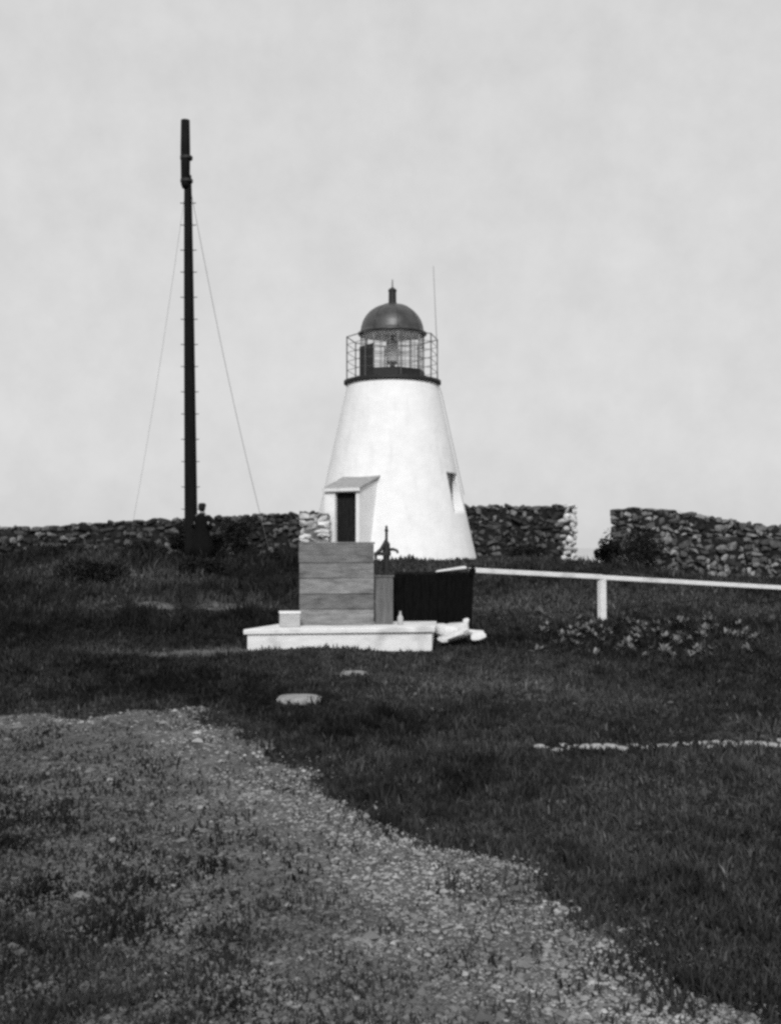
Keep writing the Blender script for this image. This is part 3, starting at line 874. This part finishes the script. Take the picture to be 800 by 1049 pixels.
# ------------------------------------------------------------------ stepping stones and edging
def slab(px, py, wpx, dep, label, seed, mat_=M_slab, hgt=.05):
    d = EYE * 1165 / (py - HOR); x = gx(px, d); wv = wpx * d / 1165
    P = rock_verts(ICO3, (wv / 2, dep / 2, hgt), seed, .55, .10)
    o = npmesh('stepping_stone', P, ICO3F, mat_, smooth=True); o.location = (x, d, T(x, d) + .012)
    tag(o, label, 'stepping stone')
slab(306, 717, 44, .42, 'flat pale stepping stone in the grass below the platform', 71, M_slab)
slab(364, 691, 30, .40, 'small grey stepping stone in grass nearest the platform', 72)
for i in range(62):
    px = 552 + i * 4.6 + random.uniform(-2, 2); row_ = 768 - 3 * i / 30 + random.uniform(-2.5, 2.5); d = 9.5
    for _ in range(4): d = (EYE - T(gx(px, d), d)) * 1165 / (row_ - HOR)
    s = random.uniform(.020, .052)
    P = rock_verts(ICO2, (s * 1.25, s * .9, s * .5), 90 + i, .75, .16)
    o = npmesh('edging_stone', P, ICO2F, M_palestone, smooth=True); o.location = (gx(px, d), d, T(gx(px, d), d) + .018)
    o.rotation_euler[2] = random.uniform(0, 6)
    tag(o, 'small pale stone in the straight edging row across the right lawn', 'stone', 'edging stones in the lawn')


# ------------------------------------------------------------------ plants
def leaf_cloud(name, m, centers, n, size, seed, flat=.8):
    g = np.random.default_rng(seed)
    C = np.array([c[:3] for c in centers]); Rr = np.array([c[3] for c in centers])
    k = g.integers(0, len(C), n)
    v = g.normal(0, 1, (n, 3)); v /= np.linalg.norm(v, axis=1)[:, None]
    rad = g.uniform(.45, 1.05, n) ** .6
    P = C[k] + v * (rad * Rr[k])[:, None] * np.array([1, 1, flat])
    P[:, 2] = np.maximum(P[:, 2], .01)
    a = g.normal(0, 1, (n, 3)); a /= np.linalg.norm(a, axis=1)[:, None]
    b = np.cross(a, g.normal(0, 1, (n, 3))); b /= np.linalg.norm(b, axis=1)[:, None]
    L = (size * g.uniform(.6, 1.4, n))[:, None]
    V = np.stack([P - a * L, P + b * L * .45, P + a * L, P - b * L * .45], 1).reshape(-1, 3)
    Fc = np.arange(n * 4).reshape(-1, 4)
    return npmesh(name, V, Fc, m, np.repeat(g.uniform(.5, 1.5, n) * g.choice([.7, 1.0, 1.3], n), 4))


def shrub(px, D, wpx, hpx, label, seed, m=M_shrub, tone=None):
    g = random.Random(seed); s = D / 1165; x = gx(px, D); wv = wpx * s; hv = hpx * s
    z = T(x, D)
    t = thing('shrub', label, 'shrub', (x, D, z - .03))
    cs = []
    for i in range(14):
        a = g.uniform(0, 6.28); rr = g.uniform(0, .34) * wv
        cs.append((math.cos(a) * rr, math.sin(a) * rr * .8, hv * g.uniform(.18, .80), wv * g.uniform(.16, .25)))
    f = leaf_cloud('foliage', m, cs, 3600, .045, seed); f.parent = t
    sm = MB()
    for c in cs[:6]:
        sm.tube([(c[0] * .15, c[1] * .15, 0), (c[0] * .6, c[1] * .6, c[2] * .6), (c[0], c[1], c[2])], [.03, .02, .01], 6)
    sm.build('stem', M_bark, t)
    return t
shrub(248, 37.5, 44, 54, 'black rounded shrub against the wall right of the standing person', 201)
shrub(186, 37.8, 26, 46, 'dark shrub half hidden behind the foot of the mast', 202)
shrub(221, 38.6, 20, 36, 'small dark shrub between the standing person and the rounded shrub', 203)
shrub(622, 39.4, 30, 34, 'dark shrub at the gap beside the end of the right wall', 204)
shrub(656, 38.6, 80, 44, 'wide dark shrub in front of the right wall', 205)


for k_, (px_, D_, w_, h_, lab_) in enumerate(((62, 33.5, 60, 16, 'low dark scrub at far left below the wall'), (150, 32.0, 70, 14, 'low dark scrub left of the mast foot'),
        (95, 27.5, 80, 12, 'flat dark scrub on the grassy bank at left'), (205, 29.0, 60, 12, 'flat dark scrub in front of the standing person'), (285, 33.5, 40, 16, 'low dark scrub left of the plank box'),
        (540, 37.5, 60, 12, 'low dark scrub under the wall right of the tower'))):
    shrub(px_, D_, w_, h_, lab_, 260 + k_)


def weed_mesh(seed):
    g = random.Random(seed); m = MB()
    nl_ = g.randint(16, 24)
    for i in range(nl_):
        a = g.uniform(0, 6.28); el = g.uniform(.25, 1.2); L = g.uniform(.14, .30); wv = L * g.uniform(.22, .34)
        pts = []
        for k in range(4):
            t = k / 3; r = L * t * math.cos(el) * (1 + .2 * t); z = .03 + L * t * math.sin(el) - .22 * L * t * t * 1.2 + .16 * (i % 3) * .5 * t
            pts.append(Vector((r * math.cos(a), r * math.sin(a), z)))
        sd = Vector((-math.sin(a), math.cos(a), 0)); ws = (.25, 1, .8, .03)
        vs = []
        for p, q in zip(pts, ws): vs += [p - sd * wv * q + Vector((0, 0, .2 * wv * q)), p, p + sd * wv * q + Vector((0, 0, .2 * wv * q))]
        fs = []
        for k in range(3):
            o = 3 * k; fs += [(o, o + 1, o + 4, o + 3), (o + 1, o + 2, o + 5, o + 4)]
        m.add(vs, fs, g.uniform(.35, 1.7))
    return m
protos = []
for i in range(5):
    o = weed_mesh(300 + i).build('leafy_weed', M_leaf, smooth=True); protos.append(o)
rw = random.Random(17); used = set()
for i in range(110):
    px = rw.choice([rw.gauss(575, 22), rw.uniform(540, 770), rw.gauss(690, 38)])
    D = rw.uniform(17.0, 24.0) if i % 3 else rw.uniform(20.5, 23)
    k = i % 5
    if k not in used: o = protos[k]; used.add(k)
    else:
        o = protos[k].copy(); COL.objects.link(o)
    x = gx(px, D); o.location = (x, D, T(x, D)); o.rotation_euler[2] = rw.uniform(0, 6.28)
    s = rw.uniform(.28, .68); o.scale = (s, s, s)
    tag(o, 'low broad leaved weed growing in the grass below the white rail', 'weed', 'leafy weeds below the rail')

# ------------------------------------------------------------------ person
HD = 33.9
hx = gx(207, HD); hz = T(hx, HD)
per = thing('person', 'person in a long black coat and cap standing right beside the mast foot', 'person', (hx, HD, hz), R(158))
per.scale = (1.05, 1.05, 1.05)
SK = []; ED = []; RD = []
def sv(p, r, par=None):
    SK.append(p); RD.append(r)
    if par is not None: ED.append((par, len(SK) - 1))
    return len(SK) - 1
pel = sv((0, 0, .95), .15)
wst = sv((0, 0, 1.10), .135, pel); ch = sv((0, 0, 1.30), .155, wst); shd = sv((0, .01, 1.45), .10, ch)
nk = sv((0, 0, 1.53), .058, shd); jaw = sv((0, -.015, 1.60), .068, nk); hdc = sv((0, -.005, 1.68), .088, jaw); crn = sv((0, .005, 1.75), .07, hdc)
for s in (-1, 1):
    sh_ = sv((s * .17, .01, 1.43), .07, shd); el = sv((s * .232, .03, 1.18), .028, sh_); wr = sv((s * .085, -.215, 1.10), .030, el)
    pm = sv((s * .045, -.235, 1.085), .034, wr)
    for k, dz in enumerate((.030, .011, -.008, -.026)):
        ln_ = (.062, .072, .068, .052)[k]
        f1 = sv((s * .010, -.262 - .012 * s, 1.085 + dz), .010, pm); sv((s * (.010 - ln_ * .7), -.268 - .012 * s, 1.078 + dz), .008, f1)
    t1 = sv((s * .04, -.262, 1.125), .012, pm); sv((s * .015, -.278, 1.135), .009, t1)
    hp = sv((s * .09, 0, .88), .105, pel); kn = sv((s * .10, -.015, .48), .065, hp); an = sv((s * .105, .02, .09), .042, kn); sv((s * .11, -.13, .04), .036, an)
me = bpy.data.meshes.new('body'); me.from_pydata(SK, ED, [])
body = bpy.data.objects.new('body', me); COL.objects.link(body); body.parent = per
body.modifiers.new('skin', 'SKIN')
for i, r in enumerate(RD): me.skin_vertices[0].data[i].radius = (r, r * (.72 if i in (pel, wst, ch, shd) else 1))
me.skin_vertices[0].data[0].use_root = True
body.modifiers.new('sub', 'SUBSURF').levels = 2; body.modifiers['sub'].render_levels = 2
me.materials.append(M_skin)
def oval(m, rings, n=24, cx=0):
    vs = []; fs = []
    for (x, y, z, rx_, ry_) in rings:
        for k in range(n):
            a = 2 * math.pi * k / n; w_ = 1 + .05 * math.sin(5 * a + z * 3) * max(0, 1.2 - z)
            vs.append((x + rx_ * w_ * math.cos(a), y + ry_ * w_ * math.sin(a), z))
    for i in range(len(rings) - 1):
        for k in range(n):
            fs.append((i * n + k, i * n + (k + 1) % n, (i + 1) * n + (k + 1) % n, (i + 1) * n + k))
    fs.append(tuple(range(n))[::-1]); fs.append(tuple(range((len(rings) - 1) * n, len(rings) * n)))
    m.add(vs, fs)
co = MB()
oval(co, [(0, 0, .30, .40, .30), (0, 0, .6, .33, .25), (0, 0, .9, .245, .19), (0, 0, 1.1, .21, .165), (0, 0, 1.28, .23, .17), (0, .005, 1.40, .225, .145), (0, .008, 1.475, .15, .11), (0, .005, 1.53, .075, .08)])
for s in (-1, 1):
    co.tube([(s * .17, .01, 1.44), (s * .215, .02, 1.32), (s * .245, .035, 1.17), (s * .215, -.05, 1.13), (s * .15, -.14, 1.115), (s * .095, -.205, 1.10)], [.09, .092, .100, .090, .072, .060], 14)
co.build('coat', M_coat, per, smooth=True)
tr = MB()
for s in (-1, 1):
    tr.tube([(s * .09, 0, .85), (s * .10, -.01, .48), (s * .105, .02, .07)], [.12, .088, .075], 14)
tr.build('trousers', M_coat, per, smooth=True)
for s in (-1, 1):
    sh2 = MB(); sh2.tube([(s * .105, .06, .05), (s * .108, -.03, .055), (s * .112, -.13, .042), (s * .114, -.19, .03)], [.045, .055, .05, .03], 12); sh2.build('shoe', M_hair, per, smooth=True)
ht = MB(); ht.lathe([(.100, 1.715), (.122, 1.72), (.122, 1.73), (.104, 1.735), (.108, 1.765), (.092, 1.80), (.04, 1.815)], 20); ht.build('cap', M_hair, per, smooth=True)
hr = MB(); hr.lathe([(.03, 1.575), (.082, 1.60), (.100, 1.65), (.102, 1.70), (.098, 1.745), (.03, 1.76)], 18, c=(0, .018)); hr.build('hair', M_hair, per, smooth=True)
for s in (-1, 1):
    e = MB(); e.lathe([(.002, -.012), (.01, -.006), (.012, 0), (.01, .006), (.002, .012)], 10); e.build('eye', M_eye, per, loc=(s * .033, -.083, 1.685))
ns = MB(); ns.tube([(0, -.085, 1.69), (0, -.105, 1.655), (0, -.085, 1.645)], [.008, .014, .008], 8); ns.build('nose', M_skin, per, smooth=True)
mo = MB(); mo.tube([(-.025, -.078, 1.615), (0, -.084, 1.613), (.025, -.078, 1.615)], .006, 6); mo.build('mouth', M_eye, per)

# ------------------------------------------------------------------ light, sky, camera
SUN_EL, SUN_AZ = 36, -3          # azimuth from the viewing direction reversed: negative is camera-left, behind
wld = bpy.data.worlds.new('World'); SC.world = wld; wld.use_nodes = True
nt = wld.node_tree; N = nt.nodes; L = nt.links
bg = N['Background']
sky = N.new('ShaderNodeTexSky'); sky.sky_type = 'NISHITA'; sky.sun_disc = False
sdir = Vector((math.sin(R(SUN_AZ)) * math.cos(R(SUN_EL)), -math.cos(R(SUN_AZ)) * math.cos(R(SUN_EL)), math.sin(R(SUN_EL))))
sky.sun_elevation = R(SUN_EL); sky.sun_rotation = math.atan2(sdir.x, sdir.y); sky.dust_density = 3.0; sky.air_density = 1.0
bw = N.new('ShaderNodeRGBToBW'); L.new(sky.outputs[0], bw.inputs[0])
# a pale, even overcast drawn through the clear sky, thicker and thinner in soft patches
tc = N.new('ShaderNodeTexCoord')
c1 = N.new('ShaderNodeTexNoise'); c1.inputs['Scale'].default_value = 22.0; c1.inputs['Detail'].default_value = 10; c1.inputs['Roughness'].default_value = .62
L.new(tc.outputs['Generated'], c1.inputs['Vector'])
mr = N.new('ShaderNodeMapRange'); mr.inputs['From Min'].default_value = .25; mr.inputs['From Max'].default_value = .75
mr.inputs['To Min'].default_value = 4.7; mr.inputs['To Max'].default_value = 5.4
L.new(c1.outputs['Fac'], mr.inputs['Value'])
mx_ = N.new('ShaderNodeMix'); mx_.data_type = 'FLOAT'; mx_.inputs[0].default_value = .88
L.new(bw.outputs[0], mx_.inputs[2]); L.new(mr.outputs['Result'], mx_.inputs[3])
L.new(mx_.outputs[0], bg.inputs['Color']); bg.inputs['Strength'].default_value = 0.079

sl = bpy.data.lights.new('Sun', 'SUN'); sl.energy = 1.34; sl.angle = R(10); sl.color = (1, 1, 1)
so = bpy.data.objects.new('Sun', sl); COL.objects.link(so)
so.rotation_euler = (-sdir).to_track_quat('-Z', 'Y').to_euler(); so.location = (-20, -20, 40)

cam = bpy.data.cameras.new('Camera'); cam.sensor_fit = 'HORIZONTAL'; cam.sensor_width = 36; cam.lens = 36 * F
cam.clip_start = .05; cam.clip_end = 20000
co_ = bpy.data.objects.new('Camera', cam); COL.objects.link(co_)
co_.location = (0, 0, EYE); co_.rotation_euler = (R(90) + math.atan((HOR - 524.5) / 1165), 0, 0)
SC.camera = co_

SC.render.engine = 'CYCLES'
SC.view_settings.view_transform = 'Standard'; SC.view_settings.look = 'None'
SC.view_settings.exposure = 0.84; SC.view_settings.gamma = 1
SC.cycles.use_denoising = False
SC.cycles.pixel_filter_type = 'BLACKMAN_HARRIS'; SC.cycles.filter_width = 3.0
SC.cycles.max_bounces = 6; SC.cycles.transparent_max_bounces = 16
